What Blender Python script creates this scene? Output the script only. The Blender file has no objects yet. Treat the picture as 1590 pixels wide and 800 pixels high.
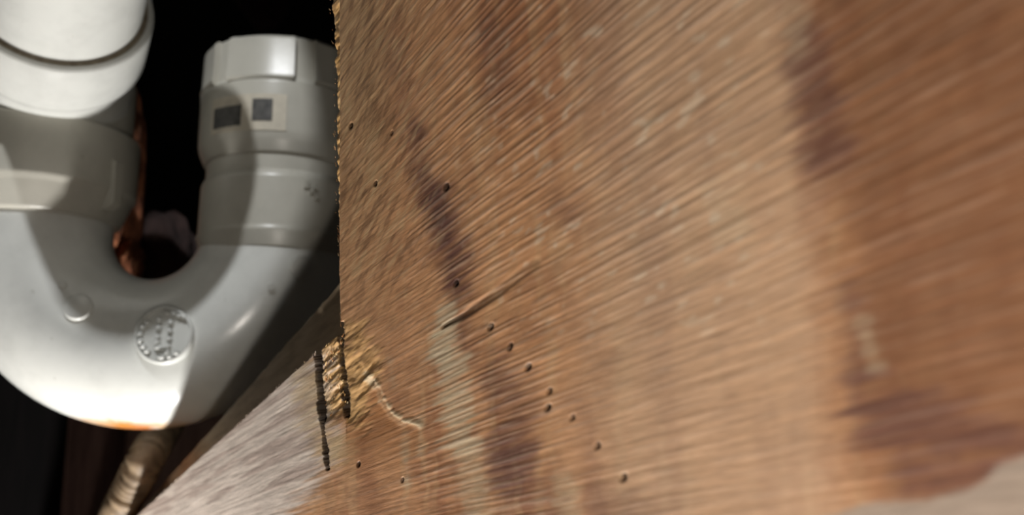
import bpy, bmesh, math, random
import numpy as np
from mathutils import Vector, Matrix

# ------------------------------------------------------------------ camera
F = 1400.0                       # focal length in pixels of the 1590 x 800 frame
PITCH = math.radians(10)
CAM = Vector((0, 0, 0.46))
sc = bpy.context.scene
col = sc.collection
cd = bpy.data.cameras.new('camera')
cam = bpy.data.objects.new('camera', cd)
col.objects.link(cam)
cam.location = CAM
cam.rotation_euler = (math.pi / 2 + PITCH, 0, 0)
cd.sensor_fit = 'HORIZONTAL'
cd.sensor_width = 36.0
cd.lens = 36.0 * F / 1590.0
cd.clip_start = 0.005
cd.clip_end = 20
cd.dof.use_dof = True
cd.dof.focus_distance = 0.198
cd.dof.aperture_fstop = 17.0
sc.camera = cam

# ------------------------------------------------------------------ world, lights, exposure
RC = Matrix.Rotation(PITCH, 3, 'X')          # camera frame (x right, y forward, z up) to world


def W(x, y, z):
    return CAM + RC @ Vector((x, y, z))


def P(px, py, d):
    return W((px - 795) / F * d, d, (400 - py) / F * d)


world = bpy.data.worlds.new('world')
sc.world = world
world.use_nodes = True
world.node_tree.nodes['Background'].inputs[0].default_value = (0.9, 0.84, 0.74, 1)
world.node_tree.nodes['Background'].inputs[1].default_value = 0.014
sc.view_settings.view_transform = 'Standard'
sc.view_settings.look = 'None'
sc.view_settings.exposure = 0.0
sc.view_settings.gamma = 1.0


def lamp(name, loc, power, radius, color, kind='POINT'):
    l = bpy.data.lights.new(name, kind)
    l.energy = power
    l.shadow_soft_size = radius
    l.color = color
    o = bpy.data.objects.new(name, l)
    o.location = loc
    col.objects.link(o)
    return o


lamp('work_light_below', W(-0.155, 0.295, -0.34), 7.6, 0.012, (1.0, 0.98, 0.95))
torch = lamp('torch_above', W(-0.112, 0.075, 0.435), 6.2, 0.005, (0.96, 0.98, 1.0), 'SPOT')
torch.data.spot_size = math.radians(17.6)
torch.data.spot_blend = 0.04
torch.rotation_euler = (RC @ Vector((-0.095, 0.629, -0.772))).to_track_quat('-Z', 'Y').to_euler()
lamp('fill_lamp', W(0.006, -0.035, -0.08), 0.9, 0.005, (1.0, 0.92, 0.82))  # fill light added beside the camera to brighten the board

# ------------------------------------------------------------------ helpers
rng = np.random.default_rng(7)
random.seed(7)


def hash2(ix, iy, seed):
    h = (ix.astype(np.int64) * 374761393 + iy.astype(np.int64) * 668265263 + seed * 1442695041) & 0xFFFFFFFF
    h = ((h ^ (h >> 13)) * 1274126177) & 0xFFFFFFFF
    h = h ^ (h >> 16)
    return (h & 0xFFFF) / 65535.0


def vnoise(x, y, seed=0):
    x, y = np.broadcast_arrays(np.asarray(x, float), np.asarray(y, float))
    xi = np.floor(x); yi = np.floor(y)
    fx = x - xi; fy = y - yi
    fx = fx * fx * (3 - 2 * fx); fy = fy * fy * (3 - 2 * fy)
    xi = xi.astype(np.int64); yi = yi.astype(np.int64)
    a = hash2(xi, yi, seed); b = hash2(xi + 1, yi, seed)
    c = hash2(xi, yi + 1, seed); d = hash2(xi + 1, yi + 1, seed)
    return (a * (1 - fx) + b * fx) * (1 - fy) + (c * (1 - fx) + d * fx) * fy


def fbm(x, y, seed=0, oct=4):
    s = 0; a = 0.5; t = 0
    for i in range(oct):
        s = s + a * vnoise(np.asarray(x) * 2 ** i, np.asarray(y) * 2 ** i, seed + 17 * i)
        t += a; a *= 0.5
    return s / t


def smooth(a, b, x):
    t = np.clip((x - a) / (b - a), 0, 1)
    return t * t * (3 - 2 * t)


def lin(r, g, b):
    return tuple((c / 255 / 12.92) if c / 255 < 0.04045 else ((c / 255 + 0.055) / 1.055) ** 2.4 for c in (r, g, b))


def link_mesh(name, me, mat, parent=None, loc=None):
    o = bpy.data.objects.new(name, me)
    col.objects.link(o)
    if mat:
        me.materials.append(mat)
    if loc is not None:
        o.location = loc
    if parent is not None:
        o.parent = parent
    return o


def thing(name, loc, label, cat):
    o = bpy.data.objects.new(name, None)
    o.empty_display_size = 0.01
    o.location = loc
    col.objects.link(o)
    o['label'] = label
    o['category'] = cat
    return o


def tag(o, label, cat):
    o['label'] = label
    o['category'] = cat
    return o


def mesh_from(name, verts, faces, smooth_angle=None):
    me = bpy.data.meshes.new(name)
    me.from_pydata([tuple(v) for v in verts], [], faces)
    bm = bmesh.new(); bm.from_mesh(me)
    bmesh.ops.recalc_face_normals(bm, faces=bm.faces)
    bm.to_mesh(me); bm.free()
    if smooth_angle is not None:
        me.polygons.foreach_set('use_smooth', [True] * len(me.polygons))
        me.set_sharp_from_angle(angle=math.radians(smooth_angle))
    return me


def sweep(path, radii, seg=64, cap0=True, cap1=True, closed=False):
    """tube along a path of points, one radius for each point"""
    n = len(path)
    verts = []; faces = []
    tan = []
    for i in range(n):
        a = path[max(i - 1, 0)]; b = path[min(i + 1, n - 1)]
        t = (b - a)
        if t.length < 1e-9:
            t = tan[-1].copy() if tan else Vector((0, 0, 1))
        tan.append(t.normalized())
    up = Vector((0, 1, 0))
    if abs(tan[0].dot(up)) > 0.9:
        up = Vector((1, 0, 0))
    nrm = (up - tan[0] * up.dot(tan[0])).normalized()
    for i in range(n):
        nrm = (nrm - tan[i] * nrm.dot(tan[i])).normalized()
        bi = tan[i].cross(nrm)
        for k in range(seg):
            a = 2 * math.pi * k / seg
            verts.append(path[i] + (nrm * math.cos(a) + bi * math.sin(a)) * radii[i])
    for i in range(n - 1):
        for k in range(seg):
            k2 = (k + 1) % seg
            faces.append((i * seg + k, i * seg + k2, (i + 1) * seg + k2, (i + 1) * seg + k))
    if cap0:
        faces.append(tuple(range(seg - 1, -1, -1)))
    if cap1:
        faces.append(tuple((n - 1) * seg + k for k in range(seg)))
    return verts, faces


def lathe(profile, seg=96):
    """profile of (radius, z) about the z axis"""
    verts = []; faces = []
    n = len(profile)
    for r, z in profile:
        for k in range(seg):
            a = 2 * math.pi * k / seg
            verts.append(Vector((r * math.cos(a), r * math.sin(a), z)))
    for i in range(n - 1):
        for k in range(seg):
            k2 = (k + 1) % seg
            faces.append((i * seg + k, i * seg + k2, (i + 1) * seg + k2, (i + 1) * seg + k))
    faces.append(tuple(range(seg - 1, -1, -1)))
    faces.append(tuple((n - 1) * seg + k for k in range(seg)))
    return verts, faces


def round_profile(pts, r=0.0012, n=4):
    """rounds the inner corners of a (radius, z) profile"""
    out = [pts[0]]
    for i in range(1, len(pts) - 1):
        p = Vector(pts[i]); a = Vector(pts[i - 1]); b = Vector(pts[i + 1])
        da = a - p; db = b - p
        ra = min(r, da.length * 0.45); rb = min(r, db.length * 0.45)
        s = p + da.normalized() * ra; e = p + db.normalized() * rb
        for k in range(n + 1):
            t = k / n
            q = s * (1 - t) ** 2 + p * 2 * t * (1 - t) + e * t * t
            out.append((q.x, q.y))
    out.append(pts[-1])
    return out


# ------------------------------------------------------------------ materials
def new_mat(name):
    m = bpy.data.materials.new(name)
    m.use_nodes = True
    nt = m.node_tree
    return m, nt, nt.nodes['Principled BSDF']


def noise_node(nt, scale, detail=4, rough=0.6, coord='Object', vscale=None):
    tc = nt.nodes.new('ShaderNodeTexCoord')
    nz = nt.nodes.new('ShaderNodeTexNoise')
    nz.inputs['Scale'].default_value = scale
    nz.inputs['Detail'].default_value = detail
    nz.inputs['Roughness'].default_value = rough
    if vscale:
        mp = nt.nodes.new('ShaderNodeMapping')
        mp.inputs['Scale'].default_value = vscale
        nt.links.new(tc.outputs[coord], mp.inputs['Vector'])
        nt.links.new(mp.outputs['Vector'], nz.inputs['Vector'])
    else:
        nt.links.new(tc.outputs[coord], nz.inputs['Vector'])
    return nz


def ramp(nt, src, stops):
    r = nt.nodes.new('ShaderNodeValToRGB')
    el = r.color_ramp.elements
    while len(el) < len(stops):
        el.new(0.5)
    for e, (p, c) in zip(el, stops):
        e.position = p
        e.color = (*c, 1)
    nt.links.new(src, r.inputs[0])
    return r


def bump(nt, src, bsdf, strength, dist):
    b = nt.nodes.new('ShaderNodeBump')
    b.inputs['Strength'].default_value = strength
    b.inputs['Distance'].default_value = dist
    nt.links.new(src, b.inputs['Height'])
    nt.links.new(b.outputs['Normal'], bsdf.inputs['Normal'])
    return b


def simple(name, stops, scale, rough, bstr=0.0, bdist=0.0005, vscale=None, spec=0.5, detail=4):
    m, nt, bs = new_mat(name)
    nz = noise_node(nt, scale, detail, 0.6, 'Object', vscale)
    r = ramp(nt, nz.outputs['Fac'], stops)
    nt.links.new(r.outputs['Color'], bs.inputs['Base Color'])
    bs.inputs['Roughness'].default_value = rough
    bs.inputs['Specular IOR Level'].default_value = spec
    if bstr:
        bump(nt, nz.outputs['Fac'], bs, bstr, bdist)
    return m


# white plastic with grime and, low on the bend, a rust run
PVC_COL = lin(216, 217, 212)


def pvc_material(name, c, rough, stain=None):
    m, nt, bs = new_mat(name)
    nz = noise_node(nt, 55, 6, 0.65)
    r = ramp(nt, nz.outputs['Fac'], [(0.25, tuple(x * 0.86 for x in c)), (0.55, c), (0.8, tuple(min(1, x * 1.03) for x in c))])
    colr = r.outputs['Color']
    sp = noise_node(nt, 420, 2, 0.5)                  # small specks of dirt
    rs = ramp(nt, sp.outputs['Fac'], [(0.72, (0, 0, 0)), (0.80, (1, 1, 1))])
    mx = nt.nodes.new('ShaderNodeMix'); mx.data_type = 'RGBA'
    ml = nt.nodes.new('ShaderNodeMath'); ml.operation = 'MULTIPLY'; ml.inputs[1].default_value = 0.35
    nt.links.new(rs.outputs['Color'], ml.inputs[0])
    nt.links.new(ml.outputs[0], mx.inputs['Factor'])
    nt.links.new(colr, mx.inputs['A'])
    mx.inputs['B'].default_value = (*lin(120, 108, 88), 1)
    colr = mx.outputs['Result']
    for pos, size, cc, amt in (stain or []):
        tc = nt.nodes.new('ShaderNodeTexCoord')
        sb = nt.nodes.new('ShaderNodeVectorMath'); sb.operation = 'SUBTRACT'
        sb.inputs[1].default_value = pos
        nt.links.new(tc.outputs['Object'], sb.inputs[0])
        dv = nt.nodes.new('ShaderNodeVectorMath'); dv.operation = 'DIVIDE'
        dv.inputs[1].default_value = size
        nt.links.new(sb.outputs[0], dv.inputs[0])
        ln = nt.nodes.new('ShaderNodeVectorMath'); ln.operation = 'LENGTH'
        nt.links.new(dv.outputs[0], ln.inputs[0])
        n2 = noise_node(nt, 190, 4, 0.6)
        ad = nt.nodes.new('ShaderNodeMath'); ad.operation = 'MULTIPLY_ADD'
        ad.inputs[1].default_value = 0.9; ad.inputs[2].default_value = -0.45
        nt.links.new(n2.outputs['Fac'], ad.inputs[0])
        a2 = nt.nodes.new('ShaderNodeMath'); a2.operation = 'ADD'
        nt.links.new(ln.outputs['Value'], a2.inputs[0]); nt.links.new(ad.outputs[0], a2.inputs[1])
        mr = nt.nodes.new('ShaderNodeMapRange')
        mr.inputs['From Min'].default_value = 1.0; mr.inputs['From Max'].default_value = 0.45
        mr.inputs['To Min'].default_value = 0.0; mr.inputs['To Max'].default_value = amt
        nt.links.new(a2.outputs[0], mr.inputs['Value'])
        m2 = nt.nodes.new('ShaderNodeMix'); m2.data_type = 'RGBA'
        nt.links.new(mr.outputs['Result'], m2.inputs['Factor'])
        nt.links.new(colr, m2.inputs['A'])
        m2.inputs['B'].default_value = (*cc, 1)
        colr = m2.outputs['Result']
    nt.links.new(colr, bs.inputs['Base Color'])
    bs.inputs['Roughness'].default_value = rough
    bs.inputs['IOR'].default_value = 1.5
    bump(nt, nz.outputs['Fac'], bs, 0.12, 0.0008)
    return m


# ------------------------------------------------------------------ large structure
def box_mesh(name, p0, p1):
    xs, ys, zs = zip(p0, p1)
    v = [(x, y, z) for x in xs for y in ys for z in zs]
    f = [(0, 1, 3, 2), (4, 6, 7, 5), (0, 4, 5, 1), (2, 3, 7, 6), (0, 2, 6, 4), (1, 5, 7, 3)]
    return mesh_from(name, v, f)


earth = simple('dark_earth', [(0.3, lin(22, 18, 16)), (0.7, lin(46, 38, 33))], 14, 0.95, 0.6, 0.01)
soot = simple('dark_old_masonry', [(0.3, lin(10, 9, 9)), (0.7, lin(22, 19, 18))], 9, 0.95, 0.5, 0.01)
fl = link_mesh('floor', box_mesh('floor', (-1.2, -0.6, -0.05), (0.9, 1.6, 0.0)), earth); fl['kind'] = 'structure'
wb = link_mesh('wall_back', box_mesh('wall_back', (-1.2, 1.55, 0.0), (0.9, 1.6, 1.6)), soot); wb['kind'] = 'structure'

# ------------------------------------------------------------------ the sawn board
# frame of its face: t runs along the saw marks towards the camera, s across them, m out of the face
VP = Vector((-945, F, -590))
ct = (-VP).normalized()
cm = Vector((-F, -945, 0)).normalized()
cs = cm.cross(ct)
PLANE = 0.0860                                  # distance of the face from the camera
ORG = cm * -PLANE                               # foot of the perpendicular from the camera


def uv(px, py):
    """a photograph pixel to (t, s) on the board's face"""
    d = Vector(((px - 795) / F, 1.0, (400 - py) / F))
    k = -PLANE / d.dot(cm)
    q = d * k - ORG
    return np.array((q.dot(ct), q.dot(cs)))


def to_px(t, s):
    x = ORG.x + ct.x * t + cs.x * s
    y = ORG.y + ct.y * t + cs.y * s
    z = ORG.z + ct.z * t + cs.z * s
    return 795 + F * x / y, 400 - F * z / y


corner = uv(528, 515)
top = uv(513, 0)
nib = uv(490, 548)
low = uv(215, 800)
edge_dir = (top - corner)                       # the upright cut edge
low_dir = (low - nib)                           # the lower cut edge
s_corner = corner[1]
s_nib = nib[1]

S0 = uv(520, 1010)[1]
S0 = min(S0, uv(-60, 1000)[1], uv(1600, 1000)[1])
S1 = max(uv(513, -60)[1], uv(1650, -60)[1], uv(900, -60)[1]) + 0.004
T1 = max(uv(1650, 850)[0], uv(1650, -60)[0]) + 0.003
TE = uv(45, 958)                               # far end of the board, cut upright
DS = 0.00026
KE = edge_dir[0] / edge_dir[1]
T0 = TE[0] + (S0 - 0.19 - TE[1]) * KE
rows = np.concatenate([np.arange(S0 - 0.19, S0, 0.004), np.arange(S0, S1, DS)])


def t_left(s):
    """where the board begins on the row s: upright edge, torn tab, lower edge"""
    up = corner[0] + edge_dir[0] * (s - corner[1]) / edge_dir[1]
    lo = nib[0] + low_dir[0] * (s - nib[1]) / low_dir[1]
    lo = np.maximum(lo, TE[0] + (s - TE[1]) * KE)
    tabtop = uv(514, 520)
    tab_x = nib + (tabtop - nib) * 1.0
    tab = nib[0] + (tabtop[0] - nib[0]) * (s - nib[1]) / (tabtop[1] - nib[1])
    r = np.where(s > corner[1], up, np.where(s > nib[1], np.minimum(tab, up), lo))
    return r


tl = t_left(rows)
jag = (fbm(rows / 0.0016, rows * 0 + 3.1, 5, 3) - 0.5) * 0.0008 + (vnoise(rows / 0.009, rows * 0, 9) - 0.5) * 0.0012
tl = tl + np.where(rows > s_nib, jag, jag * 3.0)
tl = np.maximum(tl, T0)
print('t range', T0, T1, 's range', S0, S1, 'rows', len(rows), 'corner', corner, 'nib', nib)

ta = min(uv(485, 560)[0], uv(470, 740)[0]); tb = uv(560, -40)[0]
colsA = np.arange(T0, ta, 0.0011)
colsB = np.arange(ta, tb, 0.00030)
colsC = tb + np.cumsum(np.geomspace(0.00035, 0.0016, 400))
colsC = np.append(colsC[colsC < T1], T1)
cols = np.concatenate([colsA, colsB, colsC])
Tg, Sg = np.meshgrid(cols, rows)
TL = tl[:, None]
clamped = Tg <= TL
T = np.maximum(Tg, TL)
S = Sg.copy()
X, Y = to_px(T, S)                               # where a point of the face shows in the photograph

# ---- relief of the face
warp = (fbm(T / 0.05, S / 0.012, 31, 3) - 0.5) * 0.0018
ss = S + warp
# the marks lie closer together low on the board
gs = np.linspace(S0 - 0.25, S1 + 0.05, 4000)
gper = np.interp(gs, [s_nib - 0.02, s_corner, s_corner + 0.05, s_corner + 0.12], [0.00112, 0.00128, 0.0017, 0.0021])
gph = np.concatenate([[0], np.cumsum(np.diff(gs) / gper[1:])])
ph = np.interp(ss, gs, gph)
ridge = 0.5 + 0.5 * np.sin(2 * math.pi * (ph + 0.25 * np.sin(2 * math.pi * ph * 0.37 + 1.0)))
ridge2 = 0.5 + 0.5 * np.sin(2 * math.pi * (ss / 0.00071 + 2 * vnoise(ss / 0.004, T / 0.05, 77)))
brk = smooth(0.30, 0.62, fbm(T / 0.006, S / 0.0011, 12, 3))
streak = fbm(T / 0.016, S / 0.0006, 8, 4)
amp = 0.35 + 0.75 * smooth(560, 760, X) * (1 - smooth(1080, 1330, X))
amp = amp * (1 - 0.6 * smooth(380, 600, Y) * smooth(820, 900, X))
amp = amp * (0.45 + 0.55 * smooth(560, 700, X + (400 - Y) * -0.1)) + 0.15
H = 0.000078 * amp * (ridge * (0.45 + 0.55 * brk)) + 0.00003 * amp * ridge2 + 0.00010 * (streak - 0.5)
H = H + 0.0007 * (fbm(T / 0.03, S / 0.03, 3, 3) - 0.5)


def seg_dist(pts):
    """distance in photograph pixels to a polyline, and place along it 0..1"""
    best = np.full(X.shape, 1e9); where_ = np.zeros(X.shape)
    n = len(pts) - 1
    for i in range(n):
        ax, ay = pts[i]; bx, by = pts[i + 1]
        dx, dy = bx - ax, by - ay
        u = np.clip(((X - ax) * dx + (Y - ay) * dy) / (dx * dx + dy * dy), 0, 1)
        d = np.hypot(X - ax - u * dx, Y - ay - u * dy)
        m = d < best
        best = np.where(m, d, best); where_ = np.where(m, (i + u) / n, where_)
    return best, where_


wx = (fbm(X / 26, Y / 26, 41, 3) - 0.5) * 34
fringe = (fbm(T / 0.012, S / 0.0007, 44, 2) - 0.5) * 2      # ragged along the saw marks


def stroke(pts, w0, w1, soft, rag=0.35):
    d, u = seg_dist(pts)
    w = w0 + (w1 - w0) * u
    d = d + wx * rag + fringe * w * 0.8
    return 1 - smooth(w - soft, w + soft, d)


# saw kerfs that overrun the corner
k1, u1 = seg_dist([(526, 480), (529, 540), (533, 600), (537, 646)])
k2, u2 = seg_dist([(490, 540), (494, 600), (498, 640), (504, 690), (508, 727)])
kw = (fbm(S / 0.0030, S * 0, 21, 3) - 0.5) * 6 + (fbm(T / 0.003, S / 0.00035, 22, 2) - 0.5) * 4
kerf1 = (1 - smooth(1.8, 4.8, k1 + kw * 0.8 - 1.2 * (1 - u1))) * (Y > 500)
kerf2 = (1 - smooth(0.8, 3.6, k2 + kw * 0.8))
kerf = np.maximum(kerf1, kerf2)
kerf_c = np.maximum((1 - smooth(4.0, 7.0, k1 + kw - 1.2 * (1 - u1))) * (Y > 500), 1 - smooth(2.6, 5.6, k2 + kw))
# torn tab between the kerfs and torn wood right of the corner
left_k = np.interp(Y, [548, 600, 640, 690, 727], [490, 494, 498, 504, 508])
right_k = np.interp(Y, [500, 540, 600, 646], [526, 529, 533, 537])
tab = smooth(-2, 3, X - left_k) * smooth(-2, 3, right_k - X) * (1 - smooth(640, 665, Y + (X - 500) * 0.4))
diag = (X * 0.72 + Y * 0.69)
tear = fbm((X * 0.69 - Y * 0.72) / 24, diag / 6.5, 61, 3)
H = H + tab * (0.0013 * (tear - 0.55) - 0.0006)
torn = stroke([(535, 560), (560, 585), (545, 640)], 30, 26, 14) * (X > right_k)
torn = np.maximum(torn, 0.8 * stroke([(552, 520), (575, 560)], 22, 18, 12) * (X > right_k))
H = H + torn * 0.0009 * (fbm((X * 0.69 - Y * 0.72) / 30, diag / 8.0, 66, 3) - 0.55)
# chipped step: the surface lower left of this line has broken away
chip_x = np.interp(Y, [560, 590, 610, 640, 655, 662, 800], [556, 578, 590, 606, 625, 650, 655])
chip = smooth(-5, 3, chip_x + fringe * 5 - X) * smooth(545, 580, Y) * (1 - smooth(640, 760, Y)) * (X > right_k)
chipline = stroke([(570, 585), (585, 600), (592, 622), (606, 642), (625, 655), (650, 660)], 6, 5, 4, 0.2)
H = H - 0.00022 * chip * (1 - smooth(620, 740, Y)) + 0.00012 * chipline
H = H - 0.0042 * kerf
# the long split and the worm holes
ck, cu = seg_dist([(688, 507), (722, 488), (770, 455), (830, 408)])
crack = (1 - smooth(1.0 + 5.0 * cu, 3.0 + 9.0 * cu, ck + fringe * 2)) * (1 - 0.75 * smooth(0.25, 1.0, cu))
H = H - 0.0004 * crack
holes = np.zeros(X.shape)
HOLES = [(762, 507, 6), (792, 538, 5.5), (820, 570, 6), (853, 607, 5), (850, 633, 6), (889, 648, 5), (928, 692, 5.5),
                   (968, 742, 6), (557, 721, 4.5), (545, 195, 4.5), (694, 290, 6), (584, 285, 4), (626, 745, 3.5), (609, 206, 3), (708, 440, 5)]
for hx, hy, hr in HOLES:
    holes = np.maximum(holes, 1 - smooth(hr * 0.45, hr * 1.15, np.hypot((X - hx) * 1.5 + (Y - hy) * 0.25, Y - hy) + wx * 0.06))
H = H - 0.0010 * holes
holes_c = np.zeros(X.shape)
for hx, hy, hr in HOLES:
    holes_c = np.maximum(holes_c, 1 - smooth(hr * 0.8, hr * 1.5, np.hypot((X - hx) * 1.5 + (Y - hy) * 0.25, Y - hy) + wx * 0.06))
H = np.where(X > 100000, 0, H)
# rounded, hairy cut edge
ed = T - TL
H = H - 0.00025 * (1 - smooth(0, 0.0005, ed)) * (S > s_corner)

# ---- colour of the wood (stains, weathering, growth bands, some painted light and shade)
gx = X + (Y - 400) * -0.06 + wx * 0.5               # growth bands run up the board
band = fbm(gx / 60, Y / 420, 90, 4)
band2 = fbm(gx / 16, Y / 190, 95, 3)
mott = fbm(T / 0.008, S / 0.004, 99, 4)
C = np.zeros(X.shape + (3,))
c0 = np.array(lin(220, 165, 120)); c1 = np.array(lin(188, 132, 94)); c2 = np.array(lin(228, 186, 140))
C[:] = c0
def mixc(C, c, f):
    f = np.clip(f, 0, 1)[..., None]
    return C * (1 - f) + np.array(c) * f
C = mixc(C, c1, smooth(0.42, 0.70, band) * 0.95)
C = mixc(C, c2, smooth(0.5, 0.8, band2) * 0.45)
C = mixc(C, lin(150, 100, 72), smooth(0.5, 0.8, mott) * 0.35)
# paler, greyer zone in the middle of the face, browner towards the right end, with weaker light painted in
C = mixc(C, lin(216, 184, 154), smooth(820, 1010, X + wx) * (1 - smooth(1190, 1300, X + wx - Y * 0.08)) * 0.62)
C = mixc(C, lin(142, 99, 72), smooth(1190, 1330, X + wx * 1.5 - Y * 0.10) * 0.85)
# olive tan next to the cut edge
C = mixc(C, lin(198, 162, 120), (1 - smooth(560, 640, X + wx)) * smooth(-100, 500, 560 - Y) * 0.7)
# purple brown stains
pur = lin(112, 76, 70)
for pts, w0, w1, a in [([(676, 300), (690, 350), (700, 400), (705, 450)], 24, 20, 0.75),
                       ([(640, 200), (655, 260), (680, 310)], 18, 22, 0.45),
                       ([(605, 60), (640, 190)], 14, 18, 0.3),
                       ([(780, 590), (800, 640), (790, 720)], 34, 38, 0.55),
                       ([(715, 500), (722, 540)], 10, 10, 0.5),
                       ([(790, 700), (840, 800)], 26, 40, 0.35),
                       ([(1250, 60), (1265, 140), (1290, 240)], 30, 40, 0.55),
                       ([(1318, 450), (1335, 520), (1330, 620)], 18, 24, 0.45),
                       ([(1360, 640), (1590, 690)], 44, 36, 0.55),
                       ([(1420, 740), (1520, 738)], 30, 26, 0.6),
                       ([(940, 780), (990, 800)], 30, 30, 0.3),
                       ([(760, 40), (775, 140)], 20, 26, 0.35),
                       ([(860, 300), (900, 360)], 12, 12, 0.3)]:
    C = mixc(C, pur, stroke(pts, w0, w1, 22, 0.9) * min(1, a * 1.25) * (0.6 + 0.4 * smooth(0.3, 0.6, streak)))
# pale scraped patches
pale = lin(226, 206, 172)
for pts, w0, w1, a in [([(690, 482), (685, 520), (692, 555)], 15, 17, 1.0),
                       ([(702, 560), (708, 620), (716, 680)], 23, 25, 0.85),
                       ([(722, 700), (738, 800)], 20, 18, 0.55),
                       ([(628, 660), (634, 750)], 5, 4, 0.85),
                       ([(876, 745), (884, 800)], 16, 18, 0.45),
                       ([(650, 655), (652, 704)], 5, 4, 0.85),
                       ([(524, 672), (514, 716)], 10, 7, 0.75),
                       ([(605, 560), (612, 600)], 4, 4, 0.4),
                       ([(1125, 318), (1130, 355)], 32, 26, 0.38),
                       ([(1240, 20), (1236, 70)], 20, 16, 0.35),
                       ([(1340, 500), (1358, 560)], 14, 14, 0.35)]:
    C = mixc(C, pale, stroke(pts, w0, w1, 8, 0.5) * a * (0.45 + 0.55 * ridge))
# grey worn patch in the lower right corner
by = np.interp(X, [1150, 1250, 1340, 1440, 1500, 1530, 1550, 1600, 1700], [860, 812, 778, 774, 758, 742, 716, 702, 690])
C = mixc(C, lin(178, 162, 148), smooth(-6, 12, Y - by + wx * 0.3) * 0.9)
# freshly torn wood round the corner, pale lower edge: weathering plus brighter light put into the colour
C = mixc(C, lin(232, 186, 122), np.maximum(torn * 0.75, tab * 0.9))
C = mixc(C, lin(242, 218, 180), chipline * 0.9)
C = mixc(C, lin(200, 138, 86), chip * (1 - torn) * 0.7)
wl = np.interp(Y, [540, 640, 720, 760, 800, 850], [494, 500, 506, 480, 448, 420])
grey = smooth(-30, 26, wl + fringe * 26 + wx * 0.8 - X) * (Y > 530)
C = mixc(C, lin(250, 234, 220), grey * 0.94)
C = mixc(C, lin(226, 196, 150), stroke([(478, 590), (488, 660), (520, 700)], 20, 22, 16, 0.5) * 0.6)
C = mixc(C, lin(178, 150, 138), grey * smooth(0.52, 0.7, fbm(T / 0.03, S / 0.0016, 120, 3)) * 0.5)
C = mixc(C, lin(34, 23, 17), np.maximum(np.maximum(kerf_c * 0.95, crack * 0.6), holes_c * 0.9))  # shade inside kerfs, split and holes painted into the colour
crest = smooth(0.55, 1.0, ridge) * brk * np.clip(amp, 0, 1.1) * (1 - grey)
C = mixc(C, lin(236, 208, 184), crest * 0.30)  # ridge highlights painted in, along with paler weathering
spots = smooth(0.70, 0.80, fbm(T / 0.0030, S / 0.0012, 170, 2))
C = mixc(C, lin(240, 222, 196), spots * smooth(600, 900, X) * (1 - smooth(420, 620, Y)) * (1 - smooth(1150, 1250, X)) * 0.45)
fleck = fbm((T * 0.95 + S * 0.3) / 0.0050, (S * 0.95 - T * 0.3) / 0.0010, 140, 3)
nearedge = (1 - smooth(600, 740, X + wx)) * (1 - smooth(380, 560, Y))
C = mixc(C, lin(120, 86, 60), smooth(0.52, 0.72, fleck) * nearedge * 0.5 * (1 - grey))
C = mixc(C, lin(228, 196, 150), smooth(0.55, 0.75, 1 - fleck) * nearedge * 0.45 * (1 - grey))
C = C ** 1.04
gr = 0.80 + 0.40 * fbm(T / 0.010, S / 0.00045, 130, 3)
C = C * gr[..., None]

# ---- mesh of the board: face, sides and back
nr, nc = X.shape
THICK = 0.016
idx = np.arange(nr * nc).reshape(nr, nc)
q = np.stack([idx[:-1, :-1], idx[:-1, 1:], idx[1:, 1:], idx[1:, :-1]], -1).reshape(-1, 4)
cf = clamped.reshape(-1)
allc = cf[q].all(1)
q = q[~allc]
V = np.stack([T, S, H], -1).reshape(-1, 3)
used = np.zeros(len(V), bool); used[q.reshape(-1)] = True
remap = np.cumsum(used) - 1
qv = remap[q]
Vf = V[used]; Cf = C.reshape(-1, 3)[used]
# outline of the face, in order: lower row, right end, upper row, left cut edge
first = np.argmax(~clamped, axis=1) - 1
first = np.maximum(first, 0)
loop = [idx[0, j] for j in range(first[0], nc)] + [idx[i, nc - 1] for i in range(1, nr)] + \
       [idx[nr - 1, j] for j in range(nc - 2, first[nr - 1] - 1, -1)] + [idx[i, first[i]] for i in range(nr - 2, 0, -1)]
loop = [v for v in loop if used[v]]
L = V[loop]
nb = len(L)
base = len(Vf)
back = L.copy(); back[:, 2] = -THICK
side_c = np.tile(np.array(lin(190, 150, 108)), (nb, 1))
Vall = np.concatenate([Vf, back]); Call = np.concatenate([Cf, side_c])
lr = remap[loop]
a = lr; b = np.roll(lr, -1)
k = np.arange(nb); kb = np.roll(k, -1)
sides = np.stack([a, base + k, base + kb, b], -1)
me = bpy.data.meshes.new('sawn_board')
allq = np.concatenate([qv, sides])
me.vertices.add(len(Vall)); me.vertices.foreach_set('co', Vall.reshape(-1))
nloop = len(allq) * 4
me.loops.add(nloop + nb)
me.loops.foreach_set('vertex_index', np.concatenate([allq.reshape(-1), base + k[::-1]]).astype(np.int32))
me.polygons.add(len(allq) + 1)
me.polygons.foreach_set('loop_start', np.concatenate([np.arange(len(allq)) * 4, [nloop]]).astype(np.int32))
smo = np.ones(len(allq) + 1, bool); smo[len(qv):] = False
me.polygons.foreach_set('use_smooth', smo)
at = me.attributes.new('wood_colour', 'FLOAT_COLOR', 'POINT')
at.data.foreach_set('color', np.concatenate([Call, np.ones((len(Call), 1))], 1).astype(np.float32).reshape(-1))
me.update(calc_edges=True)
me.validate()

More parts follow.
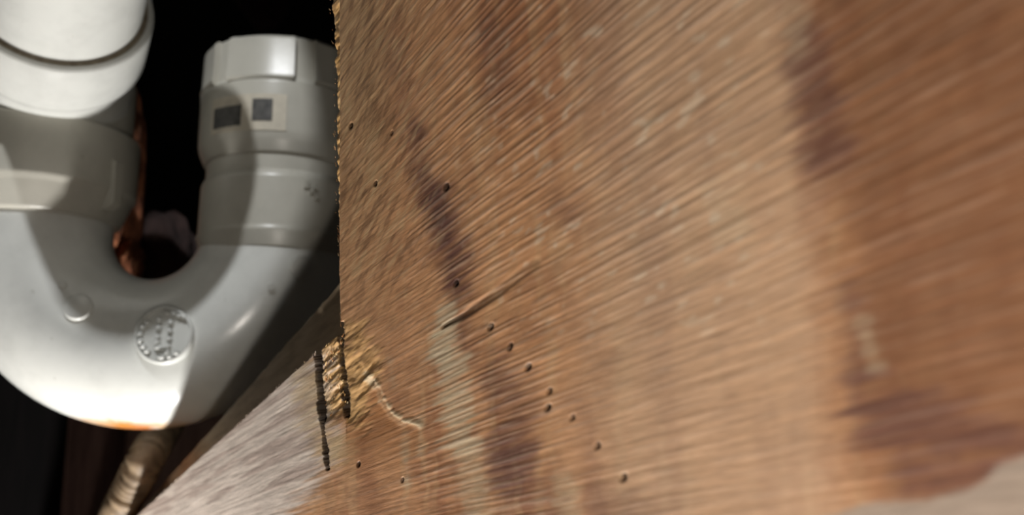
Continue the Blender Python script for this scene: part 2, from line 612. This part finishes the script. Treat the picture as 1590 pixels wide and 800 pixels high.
m, nt, bs = new_mat('sawn_wood')
av = nt.nodes.new('ShaderNodeAttribute'); av.attribute_name = 'wood_colour'
nz = noise_node(nt, 1.0, 5, 0.65, 'Object', (260, 2600, 800))
mr = nt.nodes.new('ShaderNodeMapRange')
mr.inputs['From Min'].default_value = 0.25; mr.inputs['From Max'].default_value = 0.75
mr.inputs['To Min'].default_value = 0.80; mr.inputs['To Max'].default_value = 1.16
nt.links.new(nz.outputs['Fac'], mr.inputs['Value'])
vm = nt.nodes.new('ShaderNodeVectorMath'); vm.operation = 'SCALE'
nt.links.new(av.outputs['Color'], vm.inputs[0]); nt.links.new(mr.outputs['Result'], vm.inputs['Scale'])
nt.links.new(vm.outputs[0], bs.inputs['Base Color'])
bs.inputs['Roughness'].default_value = 0.62
bs.inputs['Specular IOR Level'].default_value = 0.25
bump(nt, nz.outputs['Fac'], bs, 0.5, 0.00012)
wood = m

M3 = Matrix((RC @ ct, RC @ cs, RC @ cm)).transposed()
board_mat = Matrix.Translation(CAM + RC @ ORG) @ M3.to_4x4()
board = link_mesh('sawn_board', me, wood)
board.matrix_world = board_mat
tag(board, 'rough sawn brown wooden board with a notched corner and overrun saw kerfs', 'board')

# loose fibres standing along the cut edges
fv = []; ff = []; fc = []
def fibre(t, s, z, dt, ds, dz, w, c):
    b0 = len(fv)
    p = Vector((t, s, z)); d = Vector((dt, ds, dz))
    side = d.cross(Vector((0.2, 0.1, 1))).normalized() * w
    upv = d.cross(side).normalized() * w
    mid = p + d * 0.55 + upv * random.uniform(-1.2, 1.2) + side * random.uniform(-0.8, 0.8)
    for c3, r in ((p, 1.0), (mid, 0.75)):
        fv.extend([c3 + side * r, c3 + upv * r - side * 0.5 * r, c3 - upv * r - side * 0.5 * r])
    fv.append(p + d)
    for i in range(3):
        j = (i + 1) % 3
        ff.append((b0 + i, b0 + j, b0 + 3 + j, b0 + 3 + i))
        ff.append((b0 + 3 + i, b0 + 3 + j, b0 + 6))
    fc.extend([c] * 7)
for n in range(130):
    i = random.randrange(0, nr)
    s = rows[i]; t = tl[i]
    if s > s_corner - 0.002:
        ln = random.uniform(0.0005, 0.0019)
        an = random.uniform(0.1, 1.1)
        c = random.choice([lin(214, 168, 116), lin(190, 140, 92), lin(226, 196, 156), lin(150, 104, 70)])
        fibre(t + random.uniform(0.0002, 0.0012), s, random.uniform(-0.0002, 0.0001), ln * math.cos(an) * random.uniform(-0.35, 0.5), ln * math.sin(an), random.uniform(0.0, 0.0003), random.uniform(0.00004, 0.00011), c)
for n in range(260):
    u = random.random()
    q2 = nib + (low - nib) * (u * 1.15)
    ln = random.uniform(0.0004, 0.0016)
    fibre(q2[0], q2[1] - 0.0004, -0.0002, random.uniform(-0.5, 0.9) * ln, ln * 0.8, random.uniform(-0.0001, 0.0003), random.uniform(0.00008, 0.00018),
          random.choice([lin(222, 204, 186), lin(206, 184, 166), lin(190, 166, 148)]))
for n in range(150):                              # torn tab and kerf lips
    px = random.uniform(490, 536); py = random.uniform(520, 650)
    lk = np.interp(py, [548, 600, 640, 690, 727], [490, 494, 498, 504, 508]); rk = np.interp(py, [500, 540, 600, 646], [526, 529, 533, 537])
    if not (lk + 3 < px < rk - 2) or py < 548 - (px - 490) * 0.9 + 4:
        continue
    q2 = uv(px, py); ln = random.uniform(0.0008, 0.0024); an = random.uniform(0.15, 0.7)
    fibre(q2[0], q2[1], -0.0010, ln * math.cos(an), ln * math.sin(an), random.uniform(0.0001, 0.0007), random.uniform(0.0001, 0.00022),
          random.choice([lin(236, 196, 132), lin(222, 172, 108), lin(240, 216, 170), lin(180, 126, 74)]))
fm = mesh_from('edge_fibres', fv, ff)
fat = fm.attributes.new('wood_colour', 'FLOAT_COLOR', 'POINT')
fat.data.foreach_set('color', np.concatenate([np.array(fc), np.ones((len(fc), 1))], 1).astype(np.float32).reshape(-1))
fo = link_mesh('edge_fibres', fm, wood, board)
fo['kind'] = 'stuff'
fo['label'] = 'loose pale wood fibres along the cut edges'

# ------------------------------------------------------------------ timber batten behind the board
PB = PLANE + THICK + 0.0004


def uv_back(px, py, plane=PB):
    d = Vector(((px - 795) / F, 1.0, (400 - py) / F))
    k2 = -plane / d.dot(cm)
    q = d * k2
    return Vector((q.dot(ct), q.dot(cs)))


ea = uv_back(190, 815); eb = uv_back(545, 402)
ed2 = (eb - ea).normalized(); en = Vector((ed2.y, -ed2.x))
verts = []
BT = 0.010
prof = [(0.0, -BT), (0.0, -0.0035), (0.0032, 0.0), (0.045, 0.0), (0.045, -BT)]
N = 70
for i in range(N + 1):
    u = i / N
    for w, z in prof:
        j = (random.random() - 0.5) * 0.0007 if w < 0.01 else 0
        q = ea + (eb - ea) * (0.045 + 1.10 * u) + en * (w + j)
        verts.append(Vector((q.x, q.y, z - (THICK + 0.0004))))
faces = []
k5 = len(prof)
for i in range(N):
    for w in range(k5):
        faces.append((i * k5 + w, i * k5 + (w + 1) % k5, (i + 1) * k5 + (w + 1) % k5, (i + 1) * k5 + w))
faces.append(tuple(range(k5))); faces.append(tuple(N * k5 + w for w in range(k5))[::-1])
shade_wood = simple('old_brown_timber', [(0.25, lin(180, 158, 130)), (0.5, lin(212, 190, 160)), (0.75, lin(226, 206, 178))], 60, 0.8, 0.4, 0.0006, (1.0, 6.0, 6.0), 0.2)
bt = link_mesh('timber_batten', mesh_from('timber_batten', verts, faces), shade_wood)
bt.matrix_world = board_mat
tag(bt, 'shadowed brown timber batten behind the lower cut edge of the board', 'batten')

# ------------------------------------------------------------------ the drain trap
DA, DB = 0.400, 0.408
A = P(52, 364, DA); B = P(432, 364, DB)
z0 = (A.z + B.z) / 2
A.z = B.z = z0
Cc = (A + B) / 2
ue = (B - A); R = ue.length / 2; ue.normalize()
front = Vector((ue.y, -ue.x, 0))                  # towards the camera
Z = Vector((0, 0, 1))
r_t = 0.0326
TB = Cc + Vector((0, 0, -(R + r_t)))              # lowest point: the thing's base
trap = thing('drain_trap', TB, 'white plastic U-shaped drain trap with slip nut and elbow in the notch', 'drain trap')


def loc(v):
    return v - TB


def seat(px, py, d=0.368):
    """a spot on the front of the bend that shows at a photograph pixel"""
    o = CAM; dirv = (P(px, py, 1.0) - CAM).normalized()
    t = 0.25
    for _ in range(200):
        p = o + dirv * t
        e = torus_sd(p)
        if e < 1e-6:
            break
        t += e * 0.8
    g = Vector((torus_sd(p + Vector((1e-5, 0, 0))) - torus_sd(p - Vector((1e-5, 0, 0))),
                torus_sd(p + Vector((0, 1e-5, 0))) - torus_sd(p - Vector((0, 1e-5, 0))),
                torus_sd(p + Vector((0, 0, 1e-5))) - torus_sd(p - Vector((0, 0, 1e-5))))).normalized()
    return p, g


def torus_sd(p):
    q = p - Cc
    x = q.dot(ue); y = q.dot(front); z = q.z
    if z < 0:
        return math.hypot(math.hypot(x, z) - R, y) - r_t
    return math.hypot(min(abs(x - R), abs(x + R)), y) - r_t


stains = []
for (px, py, size, cc, amt) in [(208, 664, (0.015, 0.02, 0.0040), lin(176, 92, 24), 0.95), (175, 656, (0.032, 0.02, 0.0034), lin(196, 140, 66), 0.6),
                                (270, 664, (0.012, 0.02, 0.0030), lin(196, 150, 80), 0.6), (205, 620, (0.010, 0.012, 0.0018), lin(196, 190, 168), 0.6),
                                (250, 647, (0.0016, 0.01, 0.0016), lin(110, 100, 70), 0.8)]:
    pp = P(px, py, 0.385)
    stains.append((tuple(loc(pp)), size, cc, amt))
pvc = pvc_material('white_drain_plastic', PVC_COL, 0.22, stains)
pvc_grey_shaded = pvc_material('shaded_grey_plastic', lin(182, 179, 168), 0.32)  # grey plastic made darker, shade on these fittings put into its colour
path = []; rad = []
for z in np.linspace(0.020, 0.002, 5):
    path.append(loc(Cc - ue * R + Z * z)); rad.append(r_t)
for k in range(0, 65):
    a = math.pi * k / 64
    path.append(loc(Cc - ue * R * math.cos(a) - Z * R * math.sin(a))); rad.append(r_t)
for z in np.linspace(0.002, 0.010, 4):
    path.append(loc(Cc + ue * R + Z * z)); rad.append(r_t)
v, f = sweep(path, rad, 96)
link_mesh('u_bend', mesh_from('u_bend', v, f, 40), pvc, trap)

pa = 0.286e-3
pb = 0.2915e-3


def zl(py):
    return (364 - py) * pa * 1.02


def zr(py):
    return (364 - py) * pb * 1.02


def lathe_part(name, prof, axis_pt, mat, rr=0.0012, seg=96):
    v, f = lathe(round_profile(prof, rr), seg)
    me2 = mesh_from(name, [x + loc(axis_pt) for x in v], f, 38)
    return link_mesh(name, me2, mat, trap)


# left leg: bead, collar, neck
lathe_part('collar', [(0.0325, zl(352)), (0.0352, zl(349)), (0.0395, zl(312)), (0.0412, zl(304)), (0.0412, zl(216)), (0.0395, zl(211)), (0.033, zl(211))], A, pvc_grey_shaded, 0.0010)
lathe_part('neck', [(0.030, zl(230)), (0.0378, zl(230)), (0.0378, zl(120)), (0.030, zl(120))], A, pvc_grey_shaded, 0.0006)
# upright lug on the right of the collar
lug_dir = (ue * 0.93 + front * 0.36).normalized()
lug_side = Vector((-lug_dir.y, lug_dir.x, 0))
lv = []
for zz, ro in ((zl(338), 0.0405), (zl(330), 0.0436), (zl(268), 0.0436), (zl(260), 0.0405)):
    for sd in (-0.0022, 0.0022):
        for r_ in (0.037, ro):
            lv.append(loc(A + lug_dir * r_ + lug_side * sd + Z * zz))
lf = []
for i in range(3):
    a = i * 4; b = a + 4
    lf += [(a + 1, a + 3, b + 3, b + 1), (a, a + 1, b + 1, b), (a + 2, b + 2, b + 3, a + 3), (a, b, b + 2, a + 2)]
lf += [(0, 2, 3, 1), (12, 13, 15, 14)]
link_mesh('lug', mesh_from('lug', lv, lf), pvc_grey_shaded, trap)

# elbow socket, opening up and towards the camera, with the inlet pipe pushed into it
ring = P(90, 0, 0.362)
ax_ = (RC @ Vector((0.028, -0.047, 0.028))).normalized()
SOCK = 0.027
E0 = A + Z * zl(205)
sb_ = ring - ax_ * SOCK
knee = (A + Z * zl(120)) * 0.5 + (sb_ - ax_ * 0.016) * 0.5
ep = []; er = []
for k in range(20):
    t = k / 20
    p = E0 * (1 - t) ** 2 + knee * 2 * t * (1 - t) + sb_ * t * t
    ep.append(loc(p)); er.append(0.0345)
for dz, r_ in ((0.0, 0.0345), (0.0006, 0.0352), (0.0016, 0.0360), (0.0030, 0.0364), (0.012, 0.0364), (SOCK - 0.0012, 0.0364), (SOCK - 0.0004, 0.0361)):
    ep.append(loc(sb_ + ax_ * dz)); er.append(r_)
tang = ax_
endp = loc(ring)
for dr, dz in ((0.0362, 0.0004), (0.0355, 0.0012), (0.0330, 0.0012)):
    ep.append(endp + tang * dz); er.append(dr)
v, f = sweep(ep, er, 96, True, True)
link_mesh('elbow', mesh_from('elbow', v, f, 40), pvc, trap)
ip = [endp + tang * x for x in (-0.006, 0.002, 0.03, 0.06, 0.10)]
v, f = sweep(ip, [0.0318] * 5, 96)
link_mesh('inlet_pipe', mesh_from('inlet_pipe', v, f, 40), pvc, trap)
gp = [endp + tang * x for x in (0.0006, 0.0014, 0.0019)]
v, f = sweep(gp, [0.0341, 0.0335, 0.0318], 96)
gl = link_mesh('cement_bead', mesh_from('cement_bead', v, f, 60), simple('dried_cement', [(0.3, lin(120, 108, 90)), (0.7, lin(160, 150, 130))], 300, 0.5), trap)

# right leg: socket, nut
lathe_part('outlet_socket', [(0.0318, zr(400)), (0.0330, zr(400)), (0.0352, zr(376)), (0.0347, zr(370)), (0.0343, zr(298)), (0.0330, zr(288)), (0.0316, zr(286))], B, pvc_grey_shaded, 0.0008)
lathe_part('tube', [(0.0300, zr(300)), (0.0326, zr(300)), (0.0326, zr(240)), (0.030, zr(240))], B, pvc_grey_shaded, 0.0005)
nut = lathe_part('slip_nut', [(0.0320, zr(266)), (0.0338, zr(264)), (0.0360, zr(246)), (0.0366, zr(236)), (0.0366, zr(160)), (0.0352, zr(156)), (0.0346, zr(152)), (0.0344, zr(92)), (0.0332, zr(88)), (0.020, zr(88))], B, pvc_grey_shaded, 0.0009)
pad_z = [zr(158), zr(154), zr(146), zr(96), zr(90)]
pad_o = [0.0368, 0.0374, 0.0368, 0.0364, 0.0346]
base_a = math.atan2(front.y, front.x) - 0.12
for k in range(6):
    ac = base_a + k * math.pi / 3
    pv = []; pf = []
    hw = 0.40
    n = 9
    for zz, ro in zip(pad_z, pad_o):
        for j in range(n):
            u = -1 + 2 * j / (n - 1)
            a = ac + hw * u
            rr_ = ro + (0.0008 if abs(u) == 1 else 0) - 0.0004 * (1 - u * u)
            pv.append(loc(B + Vector((math.cos(a) * rr_, math.sin(a) * rr_, zz))))
        for j in (n - 1, 0):
            u = -1 + 2 * j / (n - 1)
            a = ac + hw * u
            pv.append(loc(B + Vector((math.cos(a) * 0.0335, math.sin(a) * 0.0335, zz))))
    m_ = n + 2
    for i in range(len(pad_z) - 1):
        for j in range(m_):
            pf.append((i * m_ + j, i * m_ + (j + 1) % m_, (i + 1) * m_ + (j + 1) % m_, (i + 1) * m_ + j))
    pf.append(tuple(range(m_))); pf.append(tuple((len(pad_z) - 1) * m_ + j for j in range(m_))[::-1])
    link_mesh('grip_rib', mesh_from('grip_rib', pv, pf, 30), pvc_grey_shaded, nut)


def curved_patch(name, axis_pt, r, a0, a1, zlo, zhi, mat, parent, th=0.0004, n=8):
    pv = []; pf = []
    for i in range(n + 1):
        a = a0 + (a1 - a0) * i / n
        for rr_, zz in ((r, zlo), (r + th, zlo), (r + th, zhi), (r, zhi)):
            pv.append(loc(axis_pt + Vector((math.cos(a) * rr_, math.sin(a) * rr_, zz))))
    for i in range(n):
        for j in range(4):
            pf.append((i * 4 + j, i * 4 + (j + 1) % 4, (i + 1) * 4 + (j + 1) % 4, (i + 1) * 4 + j))
    pf.append((0, 1, 2, 3)); pf.append((n * 4 + 3, n * 4 + 2, n * 4 + 1, n * 4))
    return link_mesh(name, mesh_from(name, pv, pf, 30), mat, parent)


def az(px):
    """azimuth on the nut that shows at a photograph column"""
    view = (CAM - B); view.z = 0
    va = math.atan2(view.y, view.x)
    return va + math.asin(max(-1, min(1, (px - 432) / 126.0)))


beige = simple('aged_label', [(0.3, lin(182, 174, 158)), (0.7, lin(198, 190, 172))], 300, 0.6)
black = simple('label_print', [(0.3, lin(44, 43, 41)), (0.7, lin(84, 82, 78))], 300, 0.6)
lab = curved_patch('printed_label', B, 0.0366, az(330), az(436), zr(236), zr(182), beige, nut, 0.0003)
lab['label'] = 'beige label printed with dark blocks'
curved_patch('print_mark', B, 0.0368, az(388), az(416), zr(222), zr(190), black, lab, 0.0004)
curved_patch('print_mark', B, 0.0368, az(334), az(372), zr(228), zr(198), black, lab, 0.0004)

# moulded discs and the round moulded mark on the bend


def disc(name, px, py, rpx, h, mat, rim=None):
    p, g = seat(px, py)
    d = (p - CAM).length * 0.96
    rr_ = rpx * d / F
    tx = g.cross(Z).normalized() * -1
    ty = g.cross(tx).normalized()
    if ty.z < 0:
        ty = -ty
    prof = [(rr_, -0.0020), (rr_, h * 0.6), (rr_ * 0.97, h * 0.9), (rr_ * 0.92, h)]
    if rim:
        prof += [(rr_ * 0.90, h), (rr_ * 0.87, h - rim)]
    pv, pf = lathe(prof, 40)
    return link_mesh(name, mesh_from(name, [loc(p + tx * q.x + ty * q.y + g * q.z) for q in pv], pf, 50), mat, trap), p, g, tx, ty, d


disc('moulded_boss', 122, 479, 20, 0.0018, pvc)
disc('moulded_boss', 466, 414, 17, 0.0015, pvc)
disc('moulded_boss', 421, 446, 6, 0.0012, pvc)
disc('moulded_boss', 97, 443, 6, 0.0006, pvc)
mk, p, g, tx, ty, d = disc('maker_mark', 256, 521, 44, 0.0024, pvc, 0.0016)
mk['label'] = 'raised round maker mark with worn moulded letters'
gv = []; gf = []
blobs = []
for a, rr_, w, h in [(162, 33, 5, 6), (180, 34, 5, 6), (197, 34, 5, 6), (213, 33, 6, 5), (229, 33, 6, 5), (146, 31, 5, 5),
                     (270, 34, 8, 5), (290, 35, 6, 5), (309, 35, 6, 5), (88, 34, 7, 4), (68, 34, 6, 5), (52, 36, 7, 4), (43, 39, 5, 5)]:
    blobs.append((rr_ * math.cos(math.radians(a)), rr_ * math.sin(math.radians(a)), w, h))
for y in (22, 10, -4, -12):
    blobs.append((-8, y, 5, 6))
blobs += [(-4, -20, 10, 5)]
for y in (18, 5, -7, -18, -27):
    blobs.append((9, y, 5, 6))
for bx, by_, w, h in blobs:
    b0 = len(gv)
    o = p + tx * (bx * d / F) + ty * (by_ * d / F) + g * 0.0008
    n = 8
    for lev, sc_ in ((-0.0003, 1.0), (0.0016, 0.85), (0.0024, 0.5)):
        for j in range(n):
            a = 2 * math.pi * j / n
            gv.append(loc(o + tx * (math.cos(a) * w * sc_ * d / F * 0.9) + ty * (math.sin(a) * h * sc_ * d / F * 0.9) + g * lev))
    for i in range(2):
        for j in range(n):
            gf.append((b0 + i * n + j, b0 + i * n + (j + 1) % n, b0 + (i + 1) * n + (j + 1) % n, b0 + (i + 1) * n + j))
    gf.append(tuple(b0 + 2 * n + j for j in range(n)))
link_mesh('moulded_letters', mesh_from('moulded_letters', gv, gf, 80), pvc, mk)

# small raised letters on the outlet socket
gv = []; gf = []
for bx, by_, w, h in [(470, 314, 4, 8), (478, 322, 3, 7), (486, 330, 4, 6), (484, 318, 3, 4)]:
    a = az(432 + (bx - 432) * 1.02); zz = zr(by_ - 6)
    out = Vector((math.cos(a), math.sin(a), 0)); tv = Vector((-out.y, out.x, 0))
    b0 = len(gv)
    for lev, k_ in ((-0.0004, 1.0), (0.0010, 0.7)):
        for sx, sz in ((-1, -1), (1, -1), (1, 1), (-1, 1)):
            gv.append(loc(B + out * (0.0345 + lev) + tv * (sx * w * pb * k_) + Z * (zz + sz * h * pb * k_)))
    gf += [(b0, b0 + 1, b0 + 5, b0 + 4), (b0 + 1, b0 + 2, b0 + 6, b0 + 5), (b0 + 2, b0 + 3, b0 + 7, b0 + 6), (b0 + 3, b0, b0 + 4, b0 + 7), (b0 + 4, b0 + 5, b0 + 6, b0 + 7)]
link_mesh('socket_letters', mesh_from('socket_letters', gv, gf), pvc_grey_shaded, trap)

# ------------------------------------------------------------------ corrugated hose below the bend
hp = [P(272, 636, 0.475), P(254, 668, 0.455), P(228, 710, 0.420), P(205, 756, 0.425), P(179, 804, 0.455), P(152, 850, 0.64)]
hp = hp + [P(146, 890, 0.70)]
fl_pt = P(156, 960, 0.72); hp.append(fl_pt)


def catmull(pts, n):
    out = []
    pts = [pts[0] * 2 - pts[1]] + pts + [pts[-1] * 2 - pts[-2]]
    for i in range(1, len(pts) - 2):
        p0, p1, p2, p3 = pts[i - 1:i + 3]
        for k in range(n):
            t = k / n
            out.append(0.5 * ((2 * p1) + (p2 - p0) * t + (2 * p0 - 5 * p1 + 4 * p2 - p3) * t * t + (3 * p1 - p0 - 3 * p2 + p3) * t ** 3))
    out.append(pts[-2])
    return out


ctr = catmull(hp, 60)
HB = Vector((ctr[-1].x, ctr[-1].y, ctr[-1].z))
rr_ = []; acc = 0
for i, c in enumerate(ctr):
    if i:
        acc += (c - ctr[i - 1]).length
    rr_.append(0.0079 + 0.0008 * math.sin(2 * math.pi * acc / 0.0040))
v, f = sweep([c - HB for c in ctr], rr_, 28)
hose_m = simple('aged_beige_hose', [(0.3, lin(88, 72, 54)), (0.6, lin(132, 112, 88)), (0.8, lin(156, 138, 112))], 130, 0.6, 0.3, 0.0006)
ho = link_mesh('corrugated_hose', mesh_from('corrugated_hose', v, f, 80), hose_m, None, HB)
tag(ho, 'thin beige corrugated hose curving down below the white bend', 'hose')

# ------------------------------------------------------------------ old boards and rubble behind the trap
dark_woods = [simple('dark_old_boards', [(0.25, lin(100, 76, 70)), (0.5, lin(134, 104, 96)), (0.75, lin(160, 126, 114))], 30, 0.85, 0.5, 0.002, (6, 6, 0.5), 0.2),  # three tones of board wood, light and shade put into each
              simple('brown_old_boards', [(0.25, lin(170, 132, 120)), (0.5, lin(206, 170, 156)), (0.75, lin(222, 188, 172))], 30, 0.85, 0.5, 0.002, (6, 6, 0.5), 0.2),  # tone lifted to offset the shade cast on this board
              simple('shade_toned_boards', [(0.3, lin(9, 8, 8)), (0.7, lin(20, 16, 16))], 30, 0.9, 0.5, 0.002, (6, 6, 0.5), 0.2)]  # near-black tone paints the fade into shade at the far left
labels = ['dark brown upright board in the lower left, left of the hose', 'dark brown upright board directly behind the corrugated hose', 'upright board at the lower left corner with shade painted into its colour']
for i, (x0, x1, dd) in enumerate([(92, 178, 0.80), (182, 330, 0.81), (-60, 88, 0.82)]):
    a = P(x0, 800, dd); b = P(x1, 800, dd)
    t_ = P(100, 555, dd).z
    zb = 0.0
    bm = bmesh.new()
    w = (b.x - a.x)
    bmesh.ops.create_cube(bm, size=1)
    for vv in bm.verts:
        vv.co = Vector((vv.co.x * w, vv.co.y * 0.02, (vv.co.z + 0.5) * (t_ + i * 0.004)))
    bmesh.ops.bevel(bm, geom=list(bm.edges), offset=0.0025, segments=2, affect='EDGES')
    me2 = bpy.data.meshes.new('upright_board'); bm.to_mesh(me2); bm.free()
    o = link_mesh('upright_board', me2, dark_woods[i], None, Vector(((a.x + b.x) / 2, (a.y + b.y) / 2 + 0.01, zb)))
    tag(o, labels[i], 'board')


def rock(name, c, size, seed, mat, sub=5, rough=0.35, base=None):
    bm = bmesh.new()
    bmesh.ops.create_icosphere(bm, subdivisions=sub, radius=1.0)
    co = np.array([tuple(vv.co) for vv in bm.verts])
    d1 = fbm(co[:, 0] * 1.6 + co[:, 2] * 1.1 + 50, co[:, 1] * 1.6 - co[:, 2] * 1.3 + 50, seed, 4) - 0.5
    d2 = fbm(co[:, 0] * 5 + co[:, 2] * 3.1 + 50, co[:, 1] * 5 - co[:, 2] * 3.7 + 50, seed + 5, 4) - 0.5
    sq = np.sign(co) * np.abs(co) ** 0.7
    new = sq * (1 + rough * 1.4 * d1 + rough * 0.7 * d2)[:, None] * np.array(size)
    for vv, n_ in zip(bm.verts, new):
        vv.co = Vector(n_)
    for fc_ in bm.faces:
        fc_.smooth = True
    me2 = bpy.data.meshes.new(name); bm.to_mesh(me2); bm.free()
    return link_mesh(name, me2, mat, None, c)


brick_m = simple('crumbling_brick', [(0.3, lin(96, 56, 40)), (0.5, lin(160, 98, 66)), (0.72, lin(196, 132, 92))], 70, 0.95, 0.8, 0.004)
rubble_m = simple('brown_rubble', [(0.3, lin(36, 26, 24)), (0.7, lin(66, 49, 45))], 50, 0.95, 0.8, 0.004)


def sz(px, d):
    return px * d / F


dR = 0.50
o = rock('brick_pier', P(172, 290, dR), (sz(36, dR), 0.02, sz(185, dR)), 3, brick_m, 6, 0.30)
tag(o, 'crumbling orange brick pier edge behind the left leg of the trap', 'brick')
o = rock('brick_lump', P(188, 420, dR - 0.01), (sz(28, dR), 0.014, sz(42, dR)), 8, brick_m, 5, 0.55)
tag(o, 'orange broken brick lump seen inside the U of the trap', 'brick')
o = rock('rubble_heap', P(255, 470, dR + 0.03), (sz(78, dR), 0.03, sz(130, dR)), 12, rubble_m, 6, 0.35)
tag(o, 'dark brown rubble heap seen through the U of the trap', 'rubble')
o = rock('hanging_stone', P(408, -20, 0.62), (sz(42, 0.62), 0.03, sz(50, 0.62)), 21, rubble_m, 5, 0.5)
tag(o, 'dim stone lump hanging at the top of the dark gap', 'stone')
